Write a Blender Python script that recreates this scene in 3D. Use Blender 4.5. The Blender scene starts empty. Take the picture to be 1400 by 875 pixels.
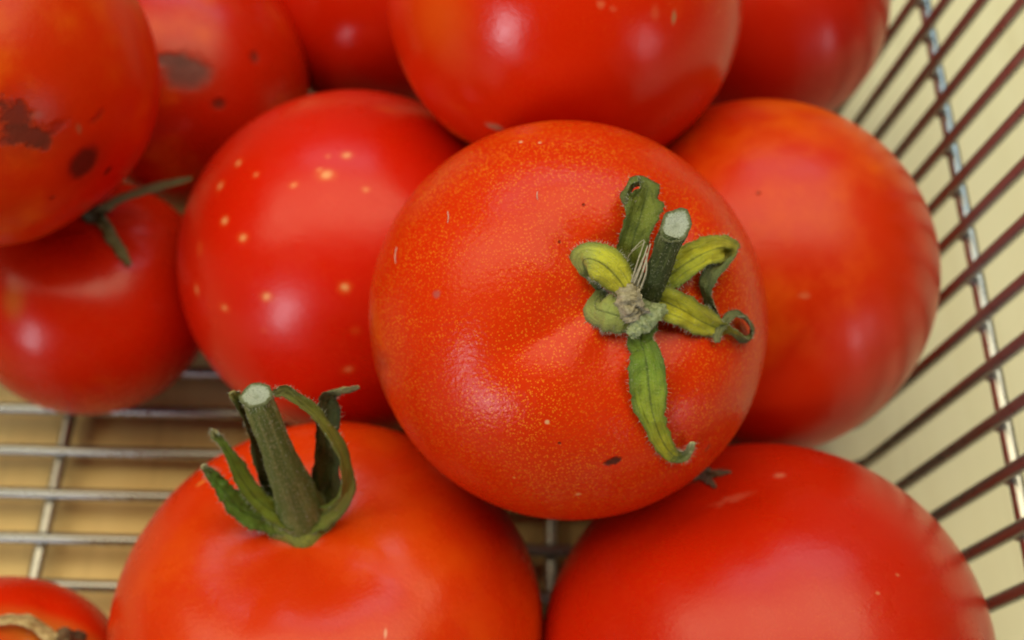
import bpy, math, random
import numpy as np
from mathutils import Vector, Matrix, noise
from mathutils.bvhtree import BVHTree

SC = bpy.context.scene
COL = SC.collection

# ------------------------------------------------------------------ camera
FPX = 1570.0                      # focal length in pixels of the 1400 px wide photograph
PITCH = math.radians(28)          # tilt away from looking straight down
CAM = Vector((0, 0, 0.24))        # metres above the basket floor
cam = bpy.data.cameras.new('camera'); cam_o = bpy.data.objects.new('camera', cam); COL.objects.link(cam_o)
cam_o.location = CAM; cam_o.rotation_euler = (PITCH, 0, 0)
cam.sensor_width = 36; cam.lens = 36 * FPX / 1400
cam.clip_start = 0.005; cam.clip_end = 20
cam.dof.use_dof = True; cam.dof.focus_distance = 0.146; cam.dof.aperture_fstop = 17.0; cam.dof.aperture_blades = 0
SC.camera = cam_o

# ------------------------------------------------------------------ light: an indoor room, soft window light
W = bpy.data.worlds.new('World'); SC.world = W; W.use_nodes = True
W.node_tree.nodes['Background'].inputs[0].default_value = (0.80, 0.86, 1.0, 1)
W.node_tree.nodes['Background'].inputs[1].default_value = 0.01

def area(name, loc, target, sx, sy, power, color):
    l = bpy.data.lights.new(name, 'AREA'); l.shape = 'RECTANGLE'; l.size = sx; l.size_y = sy
    l.energy = power; l.color = color
    o = bpy.data.objects.new(name, l); COL.objects.link(o); o.location = loc
    o.rotation_euler = (Vector(target) - Vector(loc)).to_track_quat('-Z', 'Y').to_euler()
    return o
AIM = (0.0, 0.10, 0.05)
area('ceiling_light', (-0.25, 0.30, 1.25), (-0.25, 0.30, 0), 2.5, 0.85, 21.5, (1.0, 0.89, 0.56))
area('window_light', (-0.80, -0.88, 0.50), AIM, 0.28, 0.50, 6.0, (0.84, 0.91, 1.0))
area('side_window_light', (1.15, -0.85, 0.28), AIM, 0.26, 0.34, 2.3, (0.88, 0.93, 1.0))
area('back_window_light', (0.10, 1.02, 1.15), AIM, 1.5, 0.32, 4.8, (0.50, 0.83, 1.0))

vs = SC.view_settings
vs.view_transform = 'Standard'; vs.look = 'None'; vs.exposure = 0.10; vs.gamma = 1.0; vs.use_curve_mapping = False
SC.cycles.use_denoising = True
SC.cycles.max_bounces = 5; SC.cycles.diffuse_bounces = 3; SC.cycles.glossy_bounces = 3; SC.cycles.caustics_reflective = False; SC.cycles.caustics_refractive = False

# ------------------------------------------------------------------ helpers
CY = Vector((0, math.cos(PITCH), math.sin(PITCH))); CD = Vector((0, math.sin(PITCH), -math.cos(PITCH))); CX = Vector((1, 0, 0))
def ray(u, v):
    """direction (unit depth along the lens axis) through a pixel of the photograph, used to survey positions"""
    return CD + CX * ((u - 700) / FPX) + CY * ((437.5 - v) / FPX)

def mesh_obj(name, verts, faces, mat, parent=None, uvs=None, smooth=True):
    me = bpy.data.meshes.new(name)
    me.from_pydata([tuple(v) for v in verts], [], faces)
    if smooth:
        me.polygons.foreach_set('use_smooth', [True] * len(me.polygons))
    if uvs is not None:
        ul = me.uv_layers.new(name='UVMap')
        for lp in me.loops: ul.data[lp.index].uv = uvs[lp.vertex_index]
    me.materials.append(mat); me.update()
    o = bpy.data.objects.new(name, me); COL.objects.link(o)
    if parent: o.parent = parent
    return o
def tag(o, label=None, cat=None, group=None, kind=None):
    if label: o['label'] = label
    if cat: o['category'] = cat
    if group: o['group'] = group
    if kind: o['kind'] = kind
    return o
def empty(name, loc=(0, 0, 0)):
    o = bpy.data.objects.new(name, None); COL.objects.link(o); o.location = loc; o.empty_display_size = 0.01
    return o
def put_under(o, root):
    """parent without moving"""
    o.parent = root; o.matrix_parent_inverse = Matrix.Translation(root.location).inverted()
def catmull(pts, n):
    P = [np.array(p, float) for p in pts]; P = [2 * P[0] - P[1]] + P + [2 * P[-1] - P[-2]]
    out = []; m = len(P) - 3
    for i in range(n):
        s = i / (n - 1) * m; k = min(int(s), m - 1); t = s - k
        a, b, c, d = P[k:k + 4]
        out.append(0.5 * ((2 * b) + (-a + c) * t + (2 * a - 5 * b + 4 * c - d) * t * t + (-a + 3 * b - 3 * c + d) * t ** 3))
    return out

# node helpers
class NT:
    def __init__(s, name):
        s.m = bpy.data.materials.new(name); s.m.use_nodes = True; s.t = s.m.node_tree; s.n = s.t.nodes; s.b = s.n['Principled BSDF']
    def new(s, t, **kw):
        x = s.n.new(t)
        for k, v in kw.items():
            if k.startswith('i_'):
                key = k[2:]; x.inputs[int(key) if key.isdigit() else key.replace('_', ' ')].default_value = v
            else: setattr(x, k, v)
        return x
    def link(s, a, b): s.t.links.new(a, b)
    def coord(s, kind='Object'): return s.new('ShaderNodeTexCoord').outputs[kind]
    def noise(s, vec, scale, detail=3, rough=0.5, dist=0.0, out='Fac'):
        x = s.new('ShaderNodeTexNoise'); x.inputs['Scale'].default_value = scale; x.inputs['Detail'].default_value = detail
        x.inputs['Roughness'].default_value = rough; x.inputs['Distortion'].default_value = dist
        s.link(vec, x.inputs['Vector']); return x.outputs[out]
    def mrange(s, val, a, b, c=0.0, d=1.0, smooth=True):
        x = s.new('ShaderNodeMapRange'); x.interpolation_type = 'SMOOTHSTEP' if smooth else 'LINEAR'
        for k, v in zip(range(1, 5), (a, b, c, d)): x.inputs[k].default_value = v
        s.link(val, x.inputs[0]); return x.outputs[0]
    def math(s, op, a, b=None):
        x = s.new('ShaderNodeMath', operation=op)
        for i, v in enumerate((a, b)):
            if v is None: continue
            if isinstance(v, (int, float)): x.inputs[i].default_value = v
            else: s.link(v, x.inputs[i])
        return x.outputs[0]
    def mix(s, fac, a, b, blend='MIX'):
        x = s.new('ShaderNodeMix', data_type='RGBA', blend_type=blend)
        for sock, v in ((x.inputs[0], fac), (x.inputs[6], a), (x.inputs[7], b)):
            if isinstance(v, (int, float)): sock.default_value = v
            elif isinstance(v, (tuple, list)): sock.default_value = tuple(v) + ((1,) if len(v) == 3 else ())
            else: s.link(v, sock)
        return x.outputs[2]
    def ramp(s, val, stops):
        x = s.new('ShaderNodeValToRGB'); e = x.color_ramp.elements
        while len(e) < len(stops): e.new(0.5)
        for el, (p, c) in zip(e, stops): el.position = p; el.color = tuple(c) + (1,)
        s.link(val, x.inputs[0]); return x.outputs[0]
    def bump(s, h, strength, dist, normal=None):
        x = s.new('ShaderNodeBump'); x.inputs['Strength'].default_value = strength; x.inputs['Distance'].default_value = dist
        s.link(h, x.inputs['Height'])
        if normal: s.link(normal, x.inputs['Normal'])
        return x.outputs[0]

# ------------------------------------------------------------------ the table
def wood_material(name, c1, c2, c3):
    q = NT(name); c = q.coord()
    mp = q.new('ShaderNodeMapping'); mp.inputs['Scale'].default_value = (1, 0.06, 1); q.link(c, mp.inputs[0])
    g1 = q.noise(mp.outputs[0], 260, 5, 0.6, 0.4); g2 = q.noise(mp.outputs[0], 45, 3, 0.5, 1.2)
    col = q.mix(q.mrange(g2, 0.3, 0.7), c1, c2)
    col = q.mix(q.math('MULTIPLY', q.mrange(g1, 0.50, 0.75), 0.35), col, c3)
    q.link(col, q.b.inputs['Base Color']); q.b.inputs['Roughness'].default_value = 0.5
    q.link(q.bump(g1, 0.15, 0.0004), q.b.inputs['Normal'])
    return q.m
TZ = -0.008
def slab(name, x0, x1, y0, y1, z0, z1, mat, parent=None):
    v = [(x, y, z) for z in (z0, z1) for x, y in ((x0, y0), (x1, y0), (x1, y1), (x0, y1))]
    f = [(3, 2, 1, 0), (4, 5, 6, 7), (0, 1, 5, 4), (1, 2, 6, 5), (2, 3, 7, 6), (3, 0, 4, 7)]
    return mesh_obj(name, v, f, mat, parent, smooth=False)
PINE = wood_material('pale_pine', (0.81, 0.73, 0.47), (0.86, 0.79, 0.54), (0.66, 0.57, 0.34))
PINE_SHADE = wood_material('pine_bounce_shade', (0.70, 0.46, 0.17), (0.78, 0.55, 0.23), (0.48, 0.30, 0.11))  # same table wood with red tomato bounce and basket shade mixed into its colour
table = tag(empty('tabletop', (0, 0, TZ)), kind='structure')
for x0, x1, m in ((-0.80, -0.452, PINE), (-0.45, -0.212, PINE_SHADE), (-0.21, 0.028, PINE_SHADE), (0.03, 0.40, PINE), (0.402, 0.80, PINE)):  # split into boards added so the left ones carry the painted bounce and shade
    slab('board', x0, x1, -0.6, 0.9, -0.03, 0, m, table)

# ------------------------------------------------------------------ the wire basket
def steel(name='dull_steel_wire', k=1.0, met=0.86):
    q = NT(name); c = q.coord()
    n = q.noise(c, 400, 4, 0.6)
    q.link(q.mix(n, tuple(k * x for x in (0.34, 0.33, 0.32)), tuple(k * x for x in (0.45, 0.44, 0.43))), q.b.inputs['Base Color'])
    q.b.inputs['Metallic'].default_value = met
    q.link(q.mrange(n, 0.3, 0.7, 0.26, 0.36), q.b.inputs['Roughness'])
    return q.m
STEEL = steel(); CHROME = steel('bright_steel_rail', 1.45, 1.0)
def tube_mesh(name, path, r, seg=8, closed=False, mat=None):
    """round bar along a path; returns mesh data"""
    P = [np.array(p, float) for p in path]; n = len(P); V = []; F = []
    prevu = None
    for i, p in enumerate(P):
        a = P[i - 1] if (i > 0 or closed) else p; b = P[(i + 1) % n] if (i < n - 1 or closed) else p
        t = b - a; t /= np.linalg.norm(t)
        if prevu is None:
            u = np.cross(t, (0.3, 0.2, 0.93)); 
            if np.linalg.norm(u) < 0.1: u = np.cross(t, (1, 0, 0))
        else: u = prevu - t * np.dot(prevu, t)
        u /= np.linalg.norm(u); prevu = u; w = np.cross(t, u)
        for k in range(seg):
            an = 2 * math.pi * k / seg; V.append(p + r * (math.cos(an) * u + math.sin(an) * w))
    m = n if closed else n - 1
    for i in range(m):
        for k in range(seg):
            a = i * seg + k; b = i * seg + (k + 1) % seg; c = ((i + 1) % n) * seg + (k + 1) % seg; d = ((i + 1) % n) * seg + k
            F.append((a, b, c, d))
    if not closed: F.append(tuple(range(seg - 1, -1, -1))); F.append(tuple((n - 1) * seg + k for k in range(seg)))
    me = bpy.data.meshes.new(name); me.from_pydata([tuple(v) for v in V], [], F)
    me.polygons.foreach_set('use_smooth', [True] * len(me.polygons)); me.materials.append(mat or STEEL); me.update()
    return me
FL = 0.185                                # flare of the walls
X0, X1 = -0.170, 0.0768                   # floor edges
Y0, Y1 = -0.045, 0.245
RIM = 0.115
def u_path(a, b, zr):
    """floor from a to b, both ends bent up into flared walls to height zr (2-D: s, z)"""
    br = 0.006; pts = []
    up = [(b + FL * z, z) for z in np.linspace(br, zr, 5)]
    arc = []
    for k in range(6):
        t = k / 5; x = (1 - t) ** 2 * (b - br) + 2 * t * (1 - t) * (b + 0.0002) + t * t * (b + FL * br); z = t * t * br
        arc.append((x, z))
    right = [(b - br - 0.002, 0)] + arc + up[1:]
    left = [(a + b - x, z) for x, z in right][::-1]
    return left + right
WR = 0.0013
basket = empty('wire_basket', (0, 0.10, 0)); basket.rotation_euler = (0, 0, math.radians(-1.4))
tag(basket, 'silver wire basket with flared sides holding the red tomatoes on the pale table', 'basket')
def wire(name, me, loc):
    o = bpy.data.objects.new(name, me); COL.objects.link(o); o.parent = basket; o.location = loc; return o
me_u = tube_mesh('wire', [(s, 0, z) for s, z in u_path(X0, X1, RIM)], WR)
def add_weld(me, p, r):
    vs0 = [tuple(v.co) for v in me.vertices]; fs = [tuple(f.vertices) for f in me.polygons]; k = len(vs0); n_, m_ = 8, 5
    for i in range(1, m_):
        for j in range(n_):
            th, ph = math.pi * i / m_, 2 * math.pi * j / n_
            vs0.append((p[0] + r * math.sin(th) * math.cos(ph), p[1] + r * 1.2 * math.sin(th) * math.sin(ph), p[2] + r * math.cos(th)))
    vs0 += [(p[0], p[1], p[2] + r), (p[0], p[1], p[2] - r)]; a, b = len(vs0) - 2, len(vs0) - 1
    for j in range(n_):
        j2 = (j + 1) % n_; fs.append((a, k + j, k + j2)); fs.append((b, k + (m_ - 2) * n_ + j2, k + (m_ - 2) * n_ + j))
        for i in range(m_ - 2): fs.append((k + i * n_ + j, k + (i + 1) * n_ + j, k + (i + 1) * n_ + j2, k + i * n_ + j2))
    me.clear_geometry(); me.from_pydata(vs0, [], fs); me.polygons.foreach_set('use_smooth', [True] * len(me.polygons)); me.update()
add_weld(me_u, (X1 + FL * 0.0504 + WR * 0.9, 0, 0.0504), WR * 1.15); add_weld(me_u, (X0 - FL * 0.0504 - WR * 0.9, 0, 0.0504), WR * 1.15)
for i in range(-10, 18):
    wire('wire', me_u, (0, 0.0620 + 0.01 * i - 0.10, 0))
# the two floor bars that carry them run front to back underneath
me_c = tube_mesh('cross_wire', [(0, s, z) for s, z in u_path(Y0 - 0.10, Y1 - 0.10, RIM)], WR * 1.1)
for x in (-0.1013, 0.0091): wire('cross_wire', me_c, (x, 0, -2.05 * WR))
# rails round the outside
def loop_path(z, out):
    a, b = X0 - FL * z - out, X1 + FL * z + out; c, d = Y0 - 0.10 - FL * z - out, Y1 - 0.10 + FL * z + out; r = 0.018; pts = []
    for cx, cy, a0 in ((b - r, d - r, 0), (a + r, d - r, 90), (a + r, c + r, 180), (b - r, c + r, 270)):
        for k in range(9):
            an = math.radians(a0 + 90 * k / 8); pts.append((cx + r * math.cos(an), cy + r * math.sin(an), z))
    out_p = []
    for i, p in enumerate(pts):
        q = pts[(i + 1) % len(pts)]; out_p.append(p)
        if math.dist(p, q) > 0.03:
            for k in range(1, 6): out_p.append(tuple(np.array(p) + (np.array(q) - np.array(p)) * k / 6))
    return out_p
wire('rail', tube_mesh('rail', loop_path(0.0504, 1.8 * WR), WR * 1.05, 10, True, CHROME), (0, 0, 0))
wire('rim', tube_mesh('rim', loop_path(RIM, 0.0), WR * 1.9, 10, True, CHROME), (0, 0, 0))
# upright wires of the front and back walls
for sgn, y in ((1, Y1 - 0.10), (-1, Y0 - 0.10)):
    me_w = tube_mesh('upright_wire', [(0, y + sgn * (FL * z - 0.0002), z) for z in np.linspace(-WR, RIM, 6)], WR)
    for k in range(23):
        x = X0 + 0.0142 + 0.01 * k
        if min(abs(x + 0.1013), abs(x - 0.0091)) > 0.003: wire('upright_wire', me_w, (x, 0, 0))

# ------------------------------------------------------------------ tomatoes
def tomato_skin(name, P, spots):
    q = NT(name); c = q.coord()
    big = q.noise(c, P.get('bigscale', 22), 3, 0.55, 0.3)
    mid = q.noise(c, 140, 4, 0.6)
    fac = q.math('ADD', q.math('MULTIPLY', big, 0.75), q.math('MULTIPLY', mid, 0.25))
    o = P.get('orange', 0.0)
    fac = q.mrange(fac, 0.62 - o, 0.80 - o)
    col = q.mix(fac, P.get('red', (0.68, 0.020, 0.001)), P.get('org', (0.78, 0.115, 0.001)))
    # paler, more orange shoulders round the stalk
    sh = P.get('shoulder', 0.0)
    if sh:
        sx = q.new('ShaderNodeSeparateXYZ'); q.link(c, sx.inputs[0])
        z = q.math('DIVIDE', sx.outputs[2], P['R'])
        col = q.mix(q.math('MULTIPLY', q.mrange(z, 0.1, 0.95), sh), col, (0.80, 0.12, 0.010))
    # fine golden flecks in the skin
    sp = P.get('speckle', 0.10)
    if sp:
        vo = q.new('ShaderNodeTexVoronoi', feature='F1'); vo.inputs['Scale'].default_value = 2900; vo.inputs['Randomness'].default_value = 1.0
        q.link(c, vo.inputs['Vector'])
        sepc = q.new('ShaderNodeSeparateColor'); q.link(vo.outputs['Color'], sepc.inputs[0])
        size = q.mrange(sepc.outputs[0], 0, 1, 0.20, 0.44, False)
        dot = q.math('SUBTRACT', size, vo.outputs['Distance'])
        dot = q.mrange(dot, -0.05, 0.12)
        dens = q.mrange(q.noise(c, 48, 4, 0.65), 0.32, 0.62, 0.32, 1.0)
        dot = q.math('MULTIPLY', q.math('MULTIPLY', dot, dens), sp)
        col = q.mix(dot, col, (0.88, 0.25, 0.012))
    rough = q.mrange(mid, 0.3, 0.7, P.get('rough', 0.30) - 0.08, P.get('rough', 0.30) + 0.01)
    dent = None; warps = {}
    # marks with a shape of their own
    for (p, M, a, b, color, soft, warp, alpha) in spots:
        vec = c
        if warp:
            nz = warps.setdefault(warp[1], None) or q.noise(c, warp[1], 3, 0.65, 0.0, 'Color'); warps[warp[1]] = nz
            vm = q.new('ShaderNodeVectorMath', operation='MULTIPLY_ADD'); q.link(nz, vm.inputs[0])
            vm.inputs[1].default_value = (warp[0] * 2,) * 3
            vs_ = q.new('ShaderNodeVectorMath', operation='SUBTRACT'); q.link(c, vs_.inputs[0]); vs_.inputs[1].default_value = (warp[0],) * 3
            q.link(vs_.outputs[0], vm.inputs[2]); vec = vm.outputs[0]
        mp = q.new('ShaderNodeMapping', vector_type='TEXTURE'); q.link(vec, mp.inputs[0])
        mp.inputs['Location'].default_value = p; mp.inputs['Rotation'].default_value = M.to_euler(); mp.inputs['Scale'].default_value = (a, b, max(a, b) * 2.5)
        ln = q.new('ShaderNodeVectorMath', operation='LENGTH'); q.link(mp.outputs[0], ln.inputs[0])
        mk = q.mrange(ln.outputs['Value'], 1 + soft, 1 - soft, 0, alpha)
        col = q.mix(mk, col, color)
        if sum(color) < 0.35:
            rough = q.math('ADD', rough, q.math('MULTIPLY', mk, 0.2))
            dent = mk if dent is None else q.math('MAXIMUM', dent, mk)
    q.link(col, q.b.inputs['Base Color']); q.link(rough, q.b.inputs['Roughness'])
    q.b.inputs['IOR'].default_value = P.get('ior', 1.38)
    q.b.inputs['Subsurface Weight'].default_value = 0.0
    q.b.inputs['Subsurface Radius'].default_value = (1.0, 0.22, 0.08); q.b.inputs['Subsurface Scale'].default_value = 0.003
    nb = q.noise(c, 1500, 2, 0.5)
    n1 = q.bump(nb, P.get('bump', 0.10), 0.0003)
    nb2 = q.noise(c, 60, 5, 0.58)
    n1 = q.bump(nb2, 0.10, 0.002, n1)
    if dent is not None:
        n1 = q.bump(q.math('SUBTRACT', q.math('MULTIPLY', q.noise(c, 900, 3, 0.6), q.math('MULTIPLY', dent, 0.5)), dent), 0.6, 0.0006, n1)
    q.link(n1, q.b.inputs['Normal'])
    return q.m

TOM = {}
class Tomato: pass
def tomato(key, u, v, c, R, stem, label, k=0.9, ribs=5, rib=0.012, dimple=0.16, dsig=0.42, spin=0.0, seed=1, lump=0.012, seg=(128, 96),
           spots=(), has_parts=False, **P):
    """c: centre; stem: world direction of the stalk end (or pixel it shows at)"""
    T = Tomato(); T.key = key; rnd = random.Random(seed)
    if len(stem) == 2:
        d = ray(*stem); L = d.normalized(); oc = CAM - c; b = oc.dot(L); disc = b * b - (oc.dot(oc) - R * R)
        hit = CAM + L * (-b - math.sqrt(max(disc, 0))); ax = (hit - c).normalized()
    else: ax = Vector(stem).normalized()
    xh = CX - ax * CX.dot(ax); xh.normalize(); yh = ax.cross(xh)
    M = Matrix((xh, yh, ax)).transposed() @ Matrix.Rotation(spin, 3, 'Z')
    ph0 = [rnd.uniform(0, 6.28) for _ in range(8)]; am = [rnd.uniform(0.4, 1) for _ in range(8)]
    ns, nr = seg; V = []; F = []
    def pt(th, ph):
        lob = 1 + 0.5 * math.sin(ph * 2 + ph0[0]) * 0.5
        w = (math.exp(-((th - 0.46) / 0.33) ** 2) + 0.10 * math.sin(th)) * min(1, (th / 0.35) ** 2)
        cv = math.cos(ribs * 0.5 * ph + ph0[1] + 0.25 * math.sin(ph + ph0[5])); cr = math.sqrt(cv * cv + 0.04)
        rb = 1 - rib * w * lob * max(1 - cr, 0) ** 1.3 * 1.6 + rib * 0.35 * w
        lm = lump * (am[2] * math.sin(ph + ph0[2]) * math.sin(th * 1.0) + am[3] * math.sin(2 * ph + ph0[3]) * math.sin(th) ** 2 + 0.5 * am[4] * math.cos(3 * th + ph0[4]) * math.sin(th) ** 2)
        r = rb + lm
        x = r * math.sin(th) * math.cos(ph); y = r * math.sin(th) * math.sin(ph)
        z = k * r * math.cos(th) - dimple * math.exp(-(th / dsig) ** 2) * (1 + 0.15 * math.sin(ribs * ph + ph0[6]) * math.sin(min(th * 2, 1.5))) + 0.035 * math.exp(-((math.pi - th) / 0.3) ** 2)
        return (x * R, y * R, z * R)
    V.append(pt(0, 0))
    for i in range(1, nr):
        for j in range(ns): V.append(pt(math.pi * i / nr, 2 * math.pi * j / ns))
    V.append(pt(math.pi, 0)); last = len(V) - 1
    for j in range(ns): F.append((0, 1 + j, 1 + (j + 1) % ns))
    for i in range(nr - 2):
        for j in range(ns):
            a = 1 + i * ns + j; b = 1 + i * ns + (j + 1) % ns; F.append((a, a + ns, b + ns, b))
    o_ = 1 + (nr - 2) * ns
    for j in range(ns): F.append((o_ + j, last, o_ + (j + 1) % ns))
    Mi = M.transposed()
    T.M = M; T.c = c; T.R = R; T.ax = ax
    T.bvh = BVHTree.FromPolygons([Vector(x) for x in V], F)
    def hit(u, v):
        d = ray(u, v); o = Mi @ (CAM - c); dl = Mi @ d.normalized()
        loc, nor, idx, dist = T.bvh.ray_cast(o, dl)
        return (loc, nor, dist / d.length) if loc else None
    T.hit = hit
    sl = []
    for s in spots:       # (u, v, a_px, b_px, rot_deg, colour, softness, warp, alpha)
        h = hit(s[0], s[1])
        if not h: print('spot misses', key, s[:2]); continue
        loc, nor, dep = h; px = dep / FPX
        rt = math.radians(s[4]); ex = Mi @ (CX * math.cos(rt) + CY * math.sin(rt)); ex = (ex - nor * ex.dot(nor)).normalized(); ey = nor.cross(ex)
        sl.append((loc, Matrix((ex, ey, nor)).transposed(), s[2] * px, s[3] * px, s[5], s[6], (s[7][0] * px, s[7][1]) if s[7] else None, s[8]))
    P['R'] = R
    mat = tomato_skin('tomato_skin_' + key, P, sl)
    if has_parts:
        root = empty('tomato', c - Vector((0, 0, R * 0.9)))
        o = mesh_obj('fruit', V, F, mat); o.matrix_world = Matrix.Translation(c) @ M.to_4x4()
        put_under(o, root)
    else:
        o = mesh_obj('tomato', V, F, mat); o.matrix_world = Matrix.Translation(c) @ M.to_4x4(); root = o
    tag(root, label, 'tomato', 'tomatoes in the wire basket')
    T.root = root; T.obj = o; T.has_parts = has_parts
    TOM[key] = T
    return T
def under(T, o):
    if T.has_parts: put_under(o, T.root)
    else:
        o.parent = T.root; o.matrix_parent_inverse = T.root.matrix_world.inverted()
    return o

V3 = Vector
BROWN = (0.060, 0.016, 0.010); YEL = (0.88, 0.34, 0.06); PALE = (0.80, 0.36, 0.16)
rs = random.Random(5)

tomato('centre', 0, 0, V3((0.0086, 0.0864, 0.0776)), 0.0318, (866, 412),
       'speckled orange-red tomato on top of the pile, its withered calyx facing the viewer', k=0.90, ribs=5, rib=0.026, dimple=0.17, dsig=0.40,
       spin=0.5, seed=3, seg=(192, 144), has_parts=True, speckle=0.80, orange=0.10, rough=0.31, bump=0.30, shoulder=0.10, ior=1.30, red=(0.66, 0.024, 0.001), org=(0.76, 0.090, 0.001),
       spots=[(838, 631, 12, 6, 14, BROWN, 0.35, (5, 900), 0.95), (597, 402, 6, 5, 0, (0.42, 0.10, 0.09), 0.6, (3, 1500), 0.7),
              (968, 612, 4, 7, -20, (0.30, 0.06, 0.03), 0.6, (4, 1200), 0.7), (566, 258, 6, 6, 0, (0.80, 0.52, 0.28), 0.5, None, 0.9),
              (748, 577, 3, 3, 0, (0.8, 0.5, 0.25), 0.5, None, 0.8), (765, 606, 2, 2, 0, BROWN, 0.5, None, 0.8), (765, 331, 2, 2, 0, BROWN, 0.5, None, 0.7),
              (798, 280, 2, 2, 0, BROWN, 0.5, None, 0.7), (703, 653, 2, 2, 0, YEL, 0.5, None, 0.8), (712, 194, 2.5, 2.5, 0, (0.85, .6, .4), 0.5, None, 0.8),
              (738, 195, 2, 2, 0, (0.85, .6, .4), 0.5, None, 0.8), (790, 676, 4, 3, 20, (0.8, 0.35, 0.12), 0.6, (3, 1500), 0.8)])
tomato('front', 0, 0, V3((-0.0319, 0.0464, 0.0380)), 0.0374, (400, 676),
       'glossy red tomato at the front with an upright thick green stalk', k=0.90, ribs=4, rib=0.016, dimple=0.20, dsig=0.46, spin=0.2, seed=8,
       has_parts=True, orange=0.19, rough=0.31, red=(0.67, 0.026, 0.001), org=(0.74, 0.062, 0.001), seg=(160, 120), shoulder=0.12, bump=0.12, speckle=0.16,
       spots=[(275, 660, 7, 3, 60, YEL, 0.6, (2, 900), 0.8), (470, 688, 10, 3, 40, (0.75, 0.34, 0.05), 0.6, (2, 900), 0.8), (408, 742, 26, 7, 0, (0.62, 0.20, 0.13), 0.8, (8, 500), 0.6),
              (527, 866, 2, 6, 0, (0.85, .45, .3), 0.7, None, 0.7)])
tomato('front_right', 0, 0, V3((0.0430, 0.0422, 0.0381)), 0.0379, (972, 652),
       'large red tomato with a dry brown stalk scar, beside the front basket wall', k=0.93, ribs=4, rib=0.010, dimple=0.07, dsig=0.30, seed=12,
       has_parts=True, orange=0.0, rough=0.33, ior=1.42, red=(0.58, 0.015, 0.001),
       spots=[(1000, 683, 24, 6, 12, (0.70, 0.13, 0.07), 0.9, (16, 600), 0.5), (1066, 650, 7, 5, 0, (0.75, 0.22, 0.12), 0.7, None, 0.6),
              (1200, 811, 3, 2, 0, PALE, 0.7, None, 0.4), (1227, 786, 3, 2, 0, PALE, 0.7, None, 0.35), (966, 651, 24, 9, 10, (0.16, 0.05, 0.03), 0.6, (10, 500), 0.8)])
tomato('right', 0, 0, V3((0.0490, 0.1158, 0.0396)), 0.0355, (0.75, 0.35, -0.4),
       'smooth red-orange tomato lying against the right side wall of the basket', k=0.97, ribs=4, rib=0.006, seed=21, lump=0.016, orange=0.13, bigscale=16, rough=0.37, red=(0.66, 0.026, 0.001), org=(0.80, 0.105, 0.001),
       spots=[(1037, 264, 3, 2, 0, (0.2, 0.05, 0.03), 0.6, None, 0.7), (1100, 404, 7, 4, 0, PALE, 0.8, (4, 600), 0.3)])
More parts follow.
